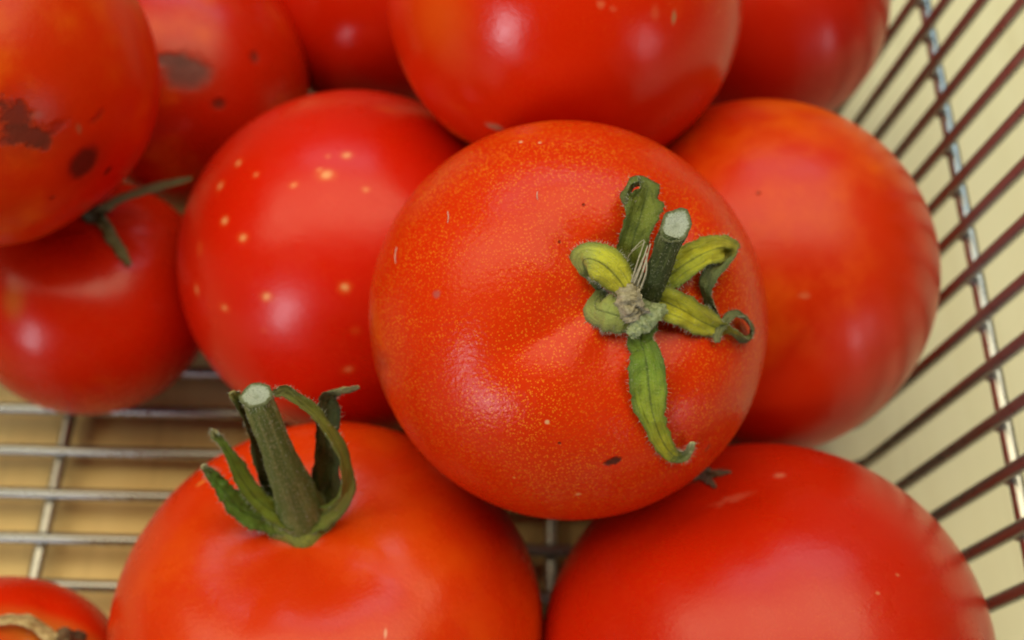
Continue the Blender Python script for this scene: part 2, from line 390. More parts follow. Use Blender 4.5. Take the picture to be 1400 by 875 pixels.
tomato('spotted', 0, 0, V3((-0.0318, 0.1215, 0.0362)), 0.0356, (-0.2, 0.85, -0.4),
       'bright red tomato dotted with small yellow spots, left of the top one', k=0.99, ribs=4, rib=0.005, seed=33, lump=0.008, orange=-0.02, rough=0.34,
       red=(0.66, 0.012, 0.001),
       spots=[(446, 239, 12.0, 8.3, 0, (0.80, 0.16, 0.02), 0.9, (3, 500), 0.57),
              (446, 239, 6.4, 4.5, 20, (0.88, 0.44, 0.17), 0.8, (4, 700), 0.81),
              (474, 212, 7.4, 6.4, 0, (0.80, 0.16, 0.02), 0.9, (3, 500), 0.54),
              (474, 212, 4.0, 3.5, 20, (0.88, 0.44, 0.17), 0.8, (4, 700), 0.77),
              (365, 406, 9.2, 6.4, 0, (0.80, 0.16, 0.02), 0.9, (3, 500), 0.54),
              (365, 406, 5.0, 3.5, 20, (0.88, 0.44, 0.17), 0.8, (4, 700), 0.77),
              (472, 393, 8.3, 7.4, 0, (0.80, 0.16, 0.02), 0.9, (3, 500), 0.57),
              (472, 393, 4.5, 4.0, 20, (0.88, 0.44, 0.17), 0.8, (4, 700), 0.81),
              (332, 325, 8.3, 6.4, 0, (0.80, 0.16, 0.02), 0.9, (3, 500), 0.51),
              (332, 325, 4.5, 3.5, 20, (0.88, 0.44, 0.17), 0.8, (4, 700), 0.72),
              (307, 302, 7.4, 6.4, 0, (0.80, 0.16, 0.02), 0.9, (3, 500), 0.51),
              (307, 302, 4.0, 3.5, 20, (0.88, 0.44, 0.17), 0.8, (4, 700), 0.72),
              (301, 254, 7.4, 7.4, 0, (0.80, 0.16, 0.02), 0.9, (3, 500), 0.45),
              (301, 254, 4.0, 4.0, 20, (0.88, 0.44, 0.17), 0.8, (4, 700), 0.64),
              (326, 223, 6.4, 6.4, 0, (0.80, 0.16, 0.02), 0.9, (3, 500), 0.45),
              (326, 223, 3.5, 3.5, 20, (0.88, 0.44, 0.17), 0.8, (4, 700), 0.64),
              (350, 239, 5.5, 4.6, 0, (0.80, 0.16, 0.02), 0.9, (3, 500), 0.30),
              (350, 239, 3.0, 2.5, 20, (0.88, 0.44, 0.17), 0.8, (4, 700), 0.42),
              (402, 253, 6.4, 4.6, 0, (0.80, 0.16, 0.02), 0.9, (3, 500), 0.42),
              (402, 253, 3.5, 2.5, 20, (0.88, 0.44, 0.17), 0.8, (4, 700), 0.59),
              (500, 259, 5.5, 4.6, 0, (0.80, 0.16, 0.02), 0.9, (3, 500), 0.36),
              (500, 259, 3.0, 2.5, 20, (0.88, 0.44, 0.17), 0.8, (4, 700), 0.51),
              (307, 421, 8.3, 5.5, 0, (0.80, 0.16, 0.02), 0.9, (3, 500), 0.36),
              (307, 421, 4.5, 3.0, 20, (0.88, 0.44, 0.17), 0.8, (4, 700), 0.51),
              (486, 452, 6.4, 5.5, 0, (0.80, 0.16, 0.02), 0.9, (3, 500), 0.24),
              (476, 505, 8.3, 6.4, 0, (0.80, 0.16, 0.02), 0.9, (3, 500), 0.30),
              (476, 505, 4.5, 3.5, 20, (0.88, 0.44, 0.17), 0.8, (4, 700), 0.42),
              (436, 232, 5.5, 3.7, 0, (0.80, 0.16, 0.02), 0.9, (3, 500), 0.36),
              (436, 232, 3.0, 2.0, 20, (0.88, 0.44, 0.17), 0.8, (4, 700), 0.51),
              (269, 396, 7.4, 9.2, 0, (0.80, 0.16, 0.02), 0.9, (3, 500), 0.30),
              (269, 396, 4.0, 5.0, 20, (0.88, 0.44, 0.17), 0.8, (4, 700), 0.42),
              (360, 452, 5.5, 3.7, 0, (0.80, 0.16, 0.02), 0.9, (3, 500), 0.18),
              (448, 214, 4.6, 3.7, 0, (0.80, 0.16, 0.02), 0.9, (3, 500), 0.30),
              (448, 214, 2.5, 2.0, 20, (0.88, 0.44, 0.17), 0.8, (4, 700), 0.42),
              (273, 340, 7.4, 9.2, 0, (0.80, 0.16, 0.02), 0.9, (3, 500), 0.24),
              (530, 150, 14.7, 7.4, 0, (0.80, 0.16, 0.02), 0.9, (3, 500), 0.24)])
tomato('small', 0, 0, V3((-0.0898, 0.1193, 0.0262)), 0.0256, (128, 292),
       'small red tomato with two dry sepals, tucked under the blotched one at left', k=0.96, ribs=5, rib=0.010, dimple=0.14, seed=41, has_parts=True, orange=0.04, rough=0.31, red=(0.62, 0.016, 0.001),
       spots=[(18, 412, 14, 20, 0, (0.62, 0.16, 0.02), 0.9, None, 0.6)])
tomato('blotched', 0, 0, V3((-0.0947, 0.1348, 0.0795)), 0.0309, (-0.6, 0.6, 0.55),
       'dull red tomato with brown scab patches in the upper left corner', k=0.98, ribs=4, rib=0.006, seed=52, orange=0.13, rough=0.36, ior=1.30, red=(0.66, 0.030, 0.001),
       spots=[(30, 172, 62, 44, -15, (0.40, 0.022, 0.003), 0.7, (20, 520), 0.7), (118, 222, 34, 38, -35, (0.40, 0.018, 0.003), 0.6, (8, 520), 0.6), (20, 160, 22, 20, -20, (0.15, 0.022, 0.010), 0.45, (26, 520), 0.85), (38, 186, 34, 13, -12, (0.15, 0.026, 0.012), 0.4, (24, 560), 0.9), (60, 196, 10, 10, 0, (0.16, 0.03, 0.014), 0.4, (10, 600), 0.85), (50, 158, 9, 5, 0, (0.42, 0.08, 0.05), 0.7, (6, 600), 0.7),
              (115, 223, 20, 25, -35, (0.10, 0.012, 0.006), 0.35, (5, 300), 0.9), (147, 234, 7, 6, 0, (0.18, 0.018, 0.01), 0.5, None, 0.85), (108, 176, 4, 8, 0, (0.45, 0.12, 0.05), 0.6, (3, 600), 0.7),
              (72, 270, 4, 3, 0, (0.2, .02, .01), 0.5, None, 0.7), (133, 160, 12, 5, 20, (0.30, 0.02, 0.01), 0.7, (8, 500), 0.5), (80, 172, 14, 6, 10, (0.30, 0.02, 0.01), 0.7, (10, 500), 0.6), (8, 192, 8, 6, 0, (0.2, .03, .015), 0.6, (6, 500), 0.7)])
tomato('shaded', 0, 0, V3((-0.0762, 0.1755, 0.0300)), 0.0286, (-0.3, 0.9, -0.2),
       'red tomato with a grey-brown bruise, wedged behind the blotched one', k=1.06, ribs=4, rib=0.006, seed=63, orange=0.10, rough=0.32, red=(0.56, 0.014, 0.001),
       spots=[(254, 96, 44, 32, 0, (0.42, 0.05, 0.02), 0.7, (10, 260), 0.6), (257, 98, 30, 22, 0, (0.15, 0.055, 0.050), 0.45, (12, 400), 0.9), (232, 82, 26, 9, 0, (0.13, 0.045, 0.04), 0.4, (8, 260), 0.85), (348, 78, 6, 8, 0, (0.15, 0.02, 0.012), 0.6, None, 0.8),
              (299, 142, 9, 7, 0, (0.12, 0.02, 0.012), 0.6, None, 0.85)])
tomato('back_small', 0, 0, V3((-0.0318, 0.1990, 0.0275)), 0.0274, (0.2, 0.9, 0.1),
       'deep red small tomato at the top edge, behind the yellow-dotted one', k=0.96, ribs=4, rib=0.006, seed=74, orange=-0.03, rough=0.25, red=(0.58, 0.012, 0.001))
tomato('back_big', 0, 0, V3((0.0095, 0.1515, 0.0804)), 0.0330, (0.35, 0.75, 0.5),
       'big red tomato at the top edge, right behind the topmost speckled one', k=0.97, ribs=5, rib=0.010, seed=85, orange=0.06, rough=0.27, ior=1.36, bigscale=26, lump=0.016,
       spots=[(921, 24, 4, 9, 0, (0.45, 0.22, 0.10), 0.6, (5, 700), 0.8), (896, 18, 6, 9, 0, (0.70, 0.14, 0.05), 0.9, (5, 700), 0.4), (822, 6, 5, 5, 0, (0.80, 0.25, 0.1), 0.8, (4, 600), 0.4), (838, 12, 4, 4, 0, (0.8, 0.2, 0.08), 0.9, (4, 600), 0.3),
              (675, 173, 13, 6, 10, (0.45, 0.22, 0.12), 0.5, (5, 500), 0.9), (600, 20, 50, 50, 0, (0.80, 0.14, 0.01), 0.9, (10, 150), 0.45)])
tomato('back_right', 0, 0, V3((0.0567, 0.1877, 0.0391)), 0.0291, (0.2, 0.9, 0.0),
       'plain red tomato in the far corner beside the right basket wall', k=0.97, ribs=4, rib=0.006, seed=96, orange=-0.06, rough=0.38, ior=1.40, red=(0.60, 0.014, 0.001))
tomato('corner', 0, 0, V3((-0.0920, 0.0345, 0.0246)), 0.0240, (62, 880),
       'cropped red tomato with a straw-coloured dry calyx in the lower left corner', k=0.95, ribs=5, rib=0.014, dimple=0.12, seed=107, has_parts=True, orange=0.03, rough=0.28,
       spots=[(60, 868, 70, 26, 5, (0.55, 0.22, 0.03), 0.8, (8, 200), 0.7)])

# ------------------------------------------------------------------ stalks, sepals and dry remains
def leaf_material(name, stops, edge=(0.10, 0.14, 0.03), vein=(0.05, 0.08, 0.015), mott=(0.30, 0.26, 0.05), amount=0.35):
    q = NT(name); uv = q.coord('UV'); c = q.coord()
    sx = q.new('ShaderNodeSeparateXYZ'); q.link(uv, sx.inputs[0])
    nz = q.noise(c, 900, 4, 0.6)
    t = q.math('ADD', sx.outputs[0], q.math('MULTIPLY', q.math('SUBTRACT', nz, 0.5), 0.25))
    col = q.ramp(t, [(p, (min(c[0] * 1.45, 0.8), min(c[1] * 1.5, 0.8), c[2] * 1.05)) for p, c in stops])
    across = q.math('ABSOLUTE', q.math('SUBTRACT', sx.outputs[1], 0.5))
    col = q.mix(q.math('MULTIPLY', q.mrange(across, 0.30, 0.5), 0.65), col, edge)
    col = q.mix(q.math('MULTIPLY', q.mrange(q.math('ADD', across, q.math('MULTIPLY', nz, 0.06)), 0.085, 0.025), 0.7), col, vein)
    n2 = q.noise(c, 2600, 4, 0.7)
    col = q.mix(q.math('MULTIPLY', q.mrange(n2, 0.52, 0.72), amount), col, mott)
    n3 = q.noise(c, 5200, 2, 0.6)
    col = q.mix(q.math('MULTIPLY', q.mrange(n3, 0.58, 0.70), 0.40), col, (0.55, 0.56, 0.34))
    q.link(col, q.b.inputs['Base Color']); q.b.inputs['Roughness'].default_value = 0.62
    q.b.inputs['Specular IOR Level'].default_value = 0.35
    mv = q.new('ShaderNodeMapping'); mv.inputs['Scale'].default_value = (5, 16, 1); q.link(uv, mv.inputs[0])
    fib = q.noise(mv.outputs[0], 1.0, 4, 0.65, 0.4)
    q.link(q.mix(q.math('MULTIPLY', q.mrange(fib, 0.48, 0.70), 0.45), col, edge), q.b.inputs['Base Color'])
    h = q.math('ADD', n2, fib)
    q.link(q.bump(h, 0.8, 0.0005), q.b.inputs['Normal'])
    return q.m

HAIRS = {}
def point(T, u, v, h):
    """place a point h millimetres in front of the tomato skin seen at (u, v)"""
    hit = T.hit(u, v); d = ray(u, v)
    dep = hit[2] if hit else (T.c - CAM).dot(CD)
    return CAM + d * (dep - h * 0.001), (dep - h * 0.001) / FPX
def sepal(T, ctrl, mat, name='sepal', n=60, m=11, thick=0.00026, cup=0.25, wob=0.28, seed=0, hair=260, crumple=1.0, parent=None, absolute=False):
    """ribbon leaf. ctrl: (u, v, height mm, width px, roll deg)"""
    rnd = random.Random(seed); pts = []
    for (u, v, h, w, roll) in ctrl:
        p, px = point(T, u, v, h) if not absolute else (CAM + ray(u, v) * h, h / FPX)
        pts.append((p.x, p.y, p.z, w * px, roll))
    S = catmull(pts, n); V = []; UV = []
    C = [Vector(s[:3]) for s in S]
    for i in range(n):
        t = (C[min(i + 1, n - 1)] - C[max(i - 1, 0)]).normalized()
        view = (CAM - C[i]).normalized()
        side = t.cross(view)
        if side.length < 0.15 and i > 0: side = prev
        side = (side - t * side.dot(t)).normalized()
        if i > 0 and side.dot(prev) < 0: side = -side
        side = (prev * 0.5 + side * 0.5).normalized() if i > 0 else side
        prev = side
        side = Matrix.Rotation(math.radians(S[i][4]), 3, t) @ side
        nor = side.cross(t).normalized()
        w = max(S[i][3], 0.00012)
        fr = i / (n - 1)
        for sgn in (1, -1):
            for j in range(m):
                a = j / (m - 1) * 2 - 1
                e = 1 + wob * noise.noise(Vector((fr * 9 + seed * 3.1, a * 1.5, seed))) + 0.22 * wob / 0.28 * abs(a) ** 3 * noise.noise(Vector((fr * 38 + seed * 7.7, a, seed)))
                lift = cup * w * (a * a - 0.35) * 0.5 + crumple * w * (0.16 * noise.noise(Vector((fr * 7, a * 1.6, seed * 5.3))) + 0.16 * noise.noise(Vector((fr * 17, a * 3.2, seed * 2.7))) + 0.05 * noise.noise(Vector((fr * 45, a * 8, seed * 1.7))))
                th = thick * (1 - 0.6 * a * a) * 0.5 * sgn
                V.append(C[i] + side * (a * w * 0.5 * e) + nor * (lift + th)); UV.append((fr, j / (m - 1)))
    F = []; row = 2 * m
    for i in range(n - 1):
        for j in range(m - 1):
            a = i * row + j; F.append((a, a + 1, a + 1 + row, a + row))
            b = a + m; F.append((b, b + row, b + 1 + row, b + 1))
        for j in (0, m - 1):
            a = i * row + j; q = (a, a + row, a + row + m, a + m); F.append(q if j == 0 else q[::-1])
    for i in (0, n - 1):
        for j in range(m - 1):
            a = i * row + j; q = (a, a + m, a + m + 1, a + 1); F.append(q if i == 0 else q[::-1])
    o = mesh_obj(name, V, F, mat, None, UV)
    under(T, o) if parent is None else None
    # fine hairs, mostly along the edges
    L = HAIRS.setdefault(T.key, [])
    for _ in range(hair):
        i = rnd.randrange(1, n - 1); j = rnd.choice((0, 0, m - 1, m - 1, rnd.randrange(m))); s0 = rnd.choice((0, m))
        p = V[i * row + s0 + j]; ctr = C[i]; d = (p - ctr)
        d = (d.normalized() if d.length > 1e-6 else Vector((0, 0, 1))) + (CAM - ctr).normalized() * rnd.uniform(0, 0.8) + Vector([rnd.gauss(0, 0.5) for _ in range(3)])
        L.append((p, d.normalized(), rnd.uniform(0.25, 0.95) * 0.001))
    return o
def build_hairs(T, r=0.000028):
    V = []; F = []
    for p, d, l in HAIRS.get(T.key, []):
        u = d.cross(Vector((0.3, 0.5, 0.8))).normalized(); w = d.cross(u); k = len(V)
        for a in (0, 2.094, 4.189): V.append(p + (u * math.cos(a) + w * math.sin(a)) * r)
        V.append(p + d * l); F += [(k, k + 1, k + 3), (k + 1, k + 2, k + 3), (k + 2, k, k + 3)]
    o = mesh_obj('fine_hairs', V, F, HAIR); o['kind'] = 'stuff'; under(T, o)
def plain(name, col, rough=0.6, col2=None, scale=1500, bump=0.4, dist=0.0003):
    q = NT(name); c = q.coord(); nz = q.noise(c, scale, 5, 0.65)
    q.link(q.mix(q.mrange(nz, 0.35, 0.68), col, col2 or tuple(x * 0.6 for x in col)), q.b.inputs['Base Color']); q.b.inputs['Roughness'].default_value = rough
    q.b.inputs['Specular IOR Level'].default_value = 0.3
    q.link(q.bump(nz, bump, dist), q.b.inputs['Normal']); return q.m
HAIR = plain('pale_hair', (0.55, 0.55, 0.42))
def cut_material():
    q = NT('dry_cut_pith'); uv = q.coord('UV'); c = q.coord(); sx = q.new('ShaderNodeSeparateXYZ'); q.link(uv, sx.inputs[0])
    nz = q.noise(c, 2600, 5, 0.7); r = q.math('ADD', sx.outputs[0], q.math('MULTIPLY', q.math('SUBTRACT', nz, 0.5), 0.5))
    col = q.ramp(r, [(0.0, (0.48, 0.53, 0.42)), (0.35, (0.64, 0.69, 0.59)), (0.75, (0.58, 0.64, 0.52)), (0.86, (0.24, 0.26, 0.13)), (1.0, (0.13, 0.14, 0.05))])
    col = q.mix(q.math('MULTIPLY', q.mrange(q.noise(c, 5200, 3, 0.7), 0.50, 0.66), 0.5), col, (0.20, 0.22, 0.14))
    q.link(col, q.b.inputs['Base Color']); q.b.inputs['Roughness'].default_value = 0.85
    q.link(q.bump(nz, 1.0, 0.0007), q.b.inputs['Normal']); return q.m
CUT = cut_material()
def stalk_material(name, dark, light, streak):
    q = NT(name); uv = q.coord('UV'); c = q.coord(); nz = q.noise(c, 2600, 5, 0.7)
    mv = q.new('ShaderNodeMapping'); mv.inputs['Scale'].default_value = (1.6, 7, 1); q.link(uv, mv.inputs[0])
    st = q.noise(mv.outputs[0], 1.0, 4, 0.6, 0.3)
    col = q.mix(q.mrange(st, 0.38, 0.62), dark, light)
    col = q.mix(q.math('MULTIPLY', q.mrange(st, 0.56, 0.70), 0.7), col, streak)
    col = q.mix(q.math('MULTIPLY', q.mrange(nz, 0.52, 0.66), 0.6), col, streak)
    col = q.mix(q.math('MULTIPLY', q.mrange(q.noise(c, 700, 3, 0.6), 0.48, 0.70), 0.6), col, dark)
    q.link(col, q.b.inputs['Base Color']); q.b.inputs['Roughness'].default_value = 0.6; q.b.inputs['Specular IOR Level'].default_value = 0.3
    q.link(q.bump(q.math('ADD', nz, st), 0.9, 0.0006), q.b.inputs['Normal']); return q.m
STALK = stalk_material('green_stalk', (0.048, 0.068, 0.018), (0.10, 0.13, 0.035), (0.28, 0.29, 0.16))
STALK2 = stalk_material('mossy_stalk', (0.110, 0.170, 0.036), (0.220, 0.265, 0.075), (0.50, 0.46, 0.26))
HUSK = plain('dry_petal', (0.46, 0.40, 0.28), 0.7, (0.24, 0.21, 0.13), 1300, 0.7, 0.0006)
PALEGREEN = plain('pale_dry_green', (0.40, 0.45, 0.26), 0.7, (0.20, 0.25, 0.11), 2200, 0.7, 0.0005)
def sweep(T, name, ctrl, mat, n=30, seg=28, cap=True, flute=0.06, seed=0, hair=0, absolute=False, oblique=0.0):
    """round stalk. ctrl: (u, v, height mm, diameter px)"""
    rnd = random.Random(seed); pts = []
    for (u, v, h, w) in ctrl:
        p, px = point(T, u, v, h) if not absolute else (CAM + ray(u, v) * h, h / FPX)
        pts.append((p.x, p.y, p.z, w * px * 0.5))
    S = catmull(pts, n); C = [Vector(s[:3]) for s in S]; V = []; F = []; pu = None; UV = []
    for i in range(n):
        t = (C[min(i + 1, n - 1)] - C[max(i - 1, 0)]).normalized()
        u = (t.cross(Vector((0.9, 0.3, 0.1))) if pu is None else pu - t * pu.dot(t)).normalized(); pu = u; w = t.cross(u)
        for k in range(seg):
            a = 6.28318 * k / seg
            r = S[i][3] * (1 + flute * math.cos(5 * a + seed) + 0.14 * noise.noise(Vector((i * 0.22, math.cos(a) * 1.5, math.sin(a) * 1.5 + seed))) + 0.07 * noise.noise(Vector((i * 0.6, math.cos(a) * 4, math.sin(a) * 4 + seed))))
            V.append(C[i] + (u * math.cos(a) + w * math.sin(a)) * r); UV.append((i / (n - 1), abs(k / seg * 2 - 1)))
    if oblique:
        t = (C[-1] - C[-2]).normalized(); nb = (t * (1 - oblique) + (CAM - C[-1]).normalized() * oblique).normalized()
        for i, wgt in ((n - 4, 0.1), (n - 3, 0.35), (n - 2, 0.7), (n - 1, 1.0)):
            for k in range(seg):
                off = V[i * seg + k] - C[i]; V[i * seg + k] = V[i * seg + k] - t * (off.dot(nb) / t.dot(nb)) * wgt
    for i in range(n - 1):
        for k in range(seg):
            a = i * seg + k; b = i * seg + (k + 1) % seg; F.append((a, b, b + seg, a + seg))
    F.append(tuple(range(seg - 1, -1, -1)))
    if not cap: F.append(tuple((n - 1) * seg + k for k in range(seg)))
    o = under(T, mesh_obj(name, V, F, mat, None, UV))
    if cap:   # the cut face, slightly domed, its own sub-part
        t = nb if oblique else (C[-1] - C[-2]).normalized(); CV = []; CF = []; CU = []; rings = 6; ring0 = V[(n - 1) * seg:]
        for q_ in range(rings):
            f = (1, 0.95, 0.8, 0.55, 0.35, 0.15)[q_]
            for k in range(seg):
                p = C[-1] + (ring0[k] - C[-1]) * (f * (1.03 if q_ == 0 else 1)); CU.append((f, k / seg)); CV.append(p + t * (S[-1][3] * ((0, 0.08, 0.06, 0.02, -0.06, -0.12)[q_] + (0.10 * noise.noise(p * 2500) if q_ else 0))))
        CV.append(C[-1] - t * S[-1][3] * 0.12); CU.append((0, 0))
        for q_ in range(rings - 1):
            for k in range(seg): a = q_ * seg + k; b = q_ * seg + (k + 1) % seg; CF.append((a, b, b + seg, a + seg))
        for k in range(seg): CF.append(((rings - 1) * seg + k, (rings - 1) * seg + (k + 1) % seg, len(CV) - 1))
        e = mesh_obj('cut_end', CV, CF, CUT, None, CU); e.parent = o; e.matrix_parent_inverse = o.matrix_world.inverted() if False else Matrix.Identity(4)
        if T.has_parts: e.parent = o
    L = HAIRS.setdefault(T.key, [])
    for _ in range(hair):
        i = rnd.randrange(n); p = V[i * seg + rnd.randrange(seg)]; d = (p - C[i]).normalized() + Vector([rnd.gauss(0, 0.35) for _ in range(3)])
        L.append((p, d.normalized(), rnd.uniform(0.2, 0.6) * 0.001))
    return o

GY = [(0.0, (0.16, 0.20, 0.03)), (0.35, (0.34, 0.33, 0.03)), (0.7, (0.20, 0.24, 0.04)), (1.0, (0.12, 0.13, 0.07))]
GD = [(0.0, (0.10, 0.13, 0.02)), (0.45, (0.14, 0.16, 0.03)), (0.8, (0.09, 0.10, 0.04)), (1.0, (0.16, 0.15, 0.09))]
L_curl = leaf_material('sepal_olive', GD)
L_yel = leaf_material('sepal_yellowing', [(0.0, (0.46, 0.40, 0.03)), (0.40, (0.44, 0.42, 0.04)), (0.55, (0.33, 0.35, 0.09)), (0.75, (0.24, 0.27, 0.10)), (1.0, (0.03, 0.04, 0.01))], amount=0.2)
L_pale = leaf_material('sepal_pale', [(0.0, (0.22, 0.24, 0.07)), (0.6, (0.25, 0.28, 0.11)), (1.0, (0.07, 0.08, 0.02))], edge=(0.16, 0.19, 0.08), amount=0.3)
L_tongue = leaf_material('sepal_tongue', [(0.0, (0.06, 0.07, 0.02)), (0.06, (0.13, 0.19, 0.03)), (0.35, (0.13, 0.20, 0.03)), (0.55, (0.24, 0.28, 0.03)), (0.70, (0.40, 0.38, 0.03)), (0.80, (0.10, 0.12, 0.04)), (0.92, (0.20, 0.20, 0.12)), (1.0, (0.60, 0.56, 0.42))], edge=(0.06, 0.10, 0.02))
L_right = leaf_material('sepal_withered', [(0.0, (0.24, 0.26, 0.03)), (0.22, (0.42, 0.38, 0.03)), (0.38, (0.30, 0.28, 0.03)), (0.48, (0.10, 0.11, 0.04)), (0.75, (0.12, 0.13, 0.08)), (1.0, (0.20, 0.20, 0.13))], edge=(0.09, 0.10, 0.04))
L_fold = leaf_material('sepal_folded', [(0.0, (0.14, 0.19, 0.03)), (0.30, (0.44, 0.40, 0.03)), (0.46, (0.34, 0.28, 0.05)), (0.56, (0.12, 0.13, 0.06)), (1.0, (0.07, 0.09, 0.05))], edge=(0.10, 0.13, 0.03))

T = TOM['centre']
zz = lambda x, y: (760 + x * 0.5025, 220 + y * 0.5029)
def zc(lst): return [zz(a, b) + tuple(r) for a, b, *r in lst]
# disc of the calyx
sweep(T, 'calyx_base', zc([(232, 405, -1.2, 26), (236, 392, 0.6, 36), (246, 372, 1.8, 30)]), PALEGREEN, n=10, cap=False, seed=2, hair=40)
# cut stalk leaning towards the upper right
sweep(T, 'stalk', zc([(250, 372, 0.0, 36), (266, 335, 2.6, 34), (286, 280, 6.0, 33), (310, 215, 9.4, 36), (327, 176, 11.4, 40)]), STALK, seed=3, hair=200, oblique=0.6, flute=0.02)
# sepals, clockwise from the top
sepal(T, zc([(215, 350, 0.8, 26, 0), (203, 290, 1.8, 34, 0), (208, 225, 3.0, 40, 0), (226, 165, 4.4, 46, 5), (244, 115, 5.4, 46, 20), (252, 80, 5.8, 40, 50), (238, 60, 5.2, 34, 75), (208, 66, 4.4, 28, 85),
              (190, 95, 4.0, 18, 80), (205, 118, 4.3, 14, 60), (228, 108, 4.8, 10, 40)]), L_curl, seed=1, cup=0.5)
sepal(T, zc([(205, 385, 1.8, 22, 0), (180, 335, 3.4, 40, 0), (140, 290, 4.2, 52, 0), (100, 268, 3.4, 50, 0), (76, 272, 1.8, 40, 0), (84, 300, 0.6, 34, 10), (120, 345, 0.3, 20, 10)]), L_yel, seed=2, cup=-0.35, wob=0.12, crumple=0.35, hair=420)
sepal(T, zc([(225, 430, 1.6, 24, 0), (185, 425, 2.8, 44, 0), (140, 412, 2.6, 50, 0), (112, 402, 1.4, 42, 0), (110, 380, 0.5, 30, 0), (135, 355, 0.3, 20, 0)]), L_pale, seed=3, cup=-0.35, wob=0.14, crumple=0.4, hair=420)
sepal(T, zc([(238, 440, 0.9, 40, 0), (232, 475, 0.9, 36, 0), (232, 500, 0.8, 32, 0), (238, 512, 0.9, 36, 0), (248, 560, 1.2, 50, 0), (254, 625, 1.2, 53, 0), (264, 690, 0.9, 42, 0), (285, 752, 0.6, 30, 0), (312, 795, 0.7, 22, 10),
              (340, 806, 1.4, 17, 20), (362, 788, 2.0, 14, 30), (372, 765, 2.3, 9, 30)]), L_tongue, n=70, seed=4, cup=0.30)
sepal(T, zc([(250, 385, 1.5, 30, 0), (285, 380, 2.0, 44, 0), (335, 400, 2.2, 50, 0), (385, 430, 2.0, 44, 10), (430, 452, 1.6, 30, 25), (475, 466, 1.5, 26, 50), (515, 484, 1.8, 20, 70), (533, 462, 2.4, 18, 80), (515, 428, 2.8, 16, 80), (488, 416, 2.8, 17, 60),
              (462, 436, 2.4, 15, 40), (440, 470, 1.8, 11, 20), (440, 494, 1.5, 7, 10)]), L_right, n=76, seed=5, cup=0.4)
sepal(T, zc([(262, 350, 1.0, 30, 0), (305, 315, 2.0, 42, 0), (355, 278, 3.0, 44, 0), (410, 248, 4.0, 40, 0), (455, 236, 4.6, 34, 10), (476, 250, 4.4, 30, 30), (458, 278, 3.8, 28, 40), (425, 310, 3.0, 28, 40), (410, 345, 2.2, 24, 40), (418, 385, 1.4, 18, 40), (438, 422, 0.8, 10, 40)]), L_fold, n=72, seed=6, cup=0.3)
# dried petals left at the foot of the stalk
o = sepal(T, zc([(215, 320, 3.2, 22, 0), (195, 350, 4.2, 34, 10), (196, 390, 4.4, 36, 0), (215, 420, 4.0, 30, -20), (225, 440, 3.6, 18, 0)]), HUSK, name='dry_petal', seed=7, cup=-0.6, wob=0.3, hair=60)
sepal(T, zc([(215, 345, 3.6, 18, 40), (222, 385, 4.6, 26, 50), (238, 415, 4.2, 22, 40)]), HUSK, name='dry_petal', seed=9, cup=0.5, wob=0.5, hair=10)
sepal(T, zc([(300, 400, 3.0, 12, 0), (278, 408, 3.8, 24, 10), (250, 430, 4.2, 28, 0), (222, 455, 3.6, 24, 0), (198, 474, 2.6, 14, 0)]), PALEGREEN, name='dry_petal', seed=8, cup=-0.3, wob=0.25, hair=60)
for k, pp in enumerate([[(212, 335, 4.4, 3), (232, 285, 6.0, 2.6), (250, 230, 6.6, 2)], [(222, 340, 4.5, 3), (240, 290, 6.4, 3.2), (258, 225, 7.6, 1.6)], [(205, 330, 4.2, 2.6), (224, 270, 5.2, 2.2), (240, 215, 5.4, 1.4), (205, 245, 4.4, 1.0)],
                        [(230, 350, 4.6, 3), (246, 300, 6.8, 2.4), (246, 250, 7.6, 1.4)], [(208, 330, 4.2, 2), (222, 300, 5.0, 2), (238, 262, 6.2, 1.2)], [(214, 332, 4.3, 1.6), (196, 262, 3.2, 1.2), (262, 208, 5.5, 0.8)]]):
    sweep(T, 'dry_fibre', zc(pp), HAIR_F if 'HAIR_F' in globals() else plain('dry_fibre', (0.55, 0.50, 0.38), 0.7, (0.36, 0.32, 0.22)), n=14, seg=6, cap=False, flute=0, seed=k)
build_hairs(T)

# the upright stalk on the front tomato
T = TOM['front']
zz2 = lambda x, y: (240 + x * 0.30864, 490 + y * 0.30857)
def zd(lst): return [zz2(a, b) + tuple(r) for a, b, *r in lst]
SB = T.hit(404, 722)[2]           # depth at the foot of the stalk
def ab(lst):                       # heights in mm above the foot, measured along the lens axis
    return [zz2(a, b) + (SB - h * 0.001,) + tuple(r) for a, b, h, *r in lst]
sweep(T, 'calyx_base', ab([(556, 706, -4.0, 84), (556, 690, -0.6, 98), (556, 678, 0.8, 86), (556, 672, 1.4, 56)]), plain('calyx_green', (0.24, 0.27, 0.045), 0.6, (0.14, 0.17, 0.04), 1800, 0.6, 0.0004) , n=10, cap=False, seed=4, hair=80, absolute=True)
sweep(T, 'stalk', ab([(550, 668, 0.0, 84), (536, 618, 3.5, 64), (500, 520, 9.0, 50), (450, 400, 15.0, 45), (400, 270, 20.5, 42), (366, 185, 24.0, 41), (358, 165, 24.8, 42)]), STALK2, seed=5, hair=700, absolute=True, flute=0.025)
F1 = leaf_material('sepal_fresh', [(0.0, (0.17, 0.20, 0.03)), (0.3, (0.13, 0.20, 0.03)), (0.75, (0.13, 0.25, 0.04)), (0.92, (0.10, 0.12, 0.05)), (1.0, (0.55, 0.48, 0.40))], edge=(0.05, 0.09, 0.02), amount=0.2)
F2 = leaf_material('sepal_lime', [(0.0, (0.16, 0.18, 0.03)), (0.35, (0.22, 0.28, 0.035)), (0.65, (0.19, 0.30, 0.045)), (0.82, (0.13, 0.14, 0.06)), (1.0, (0.36, 0.30, 0.20))], edge=(0.10, 0.14, 0.03), amount=0.2)
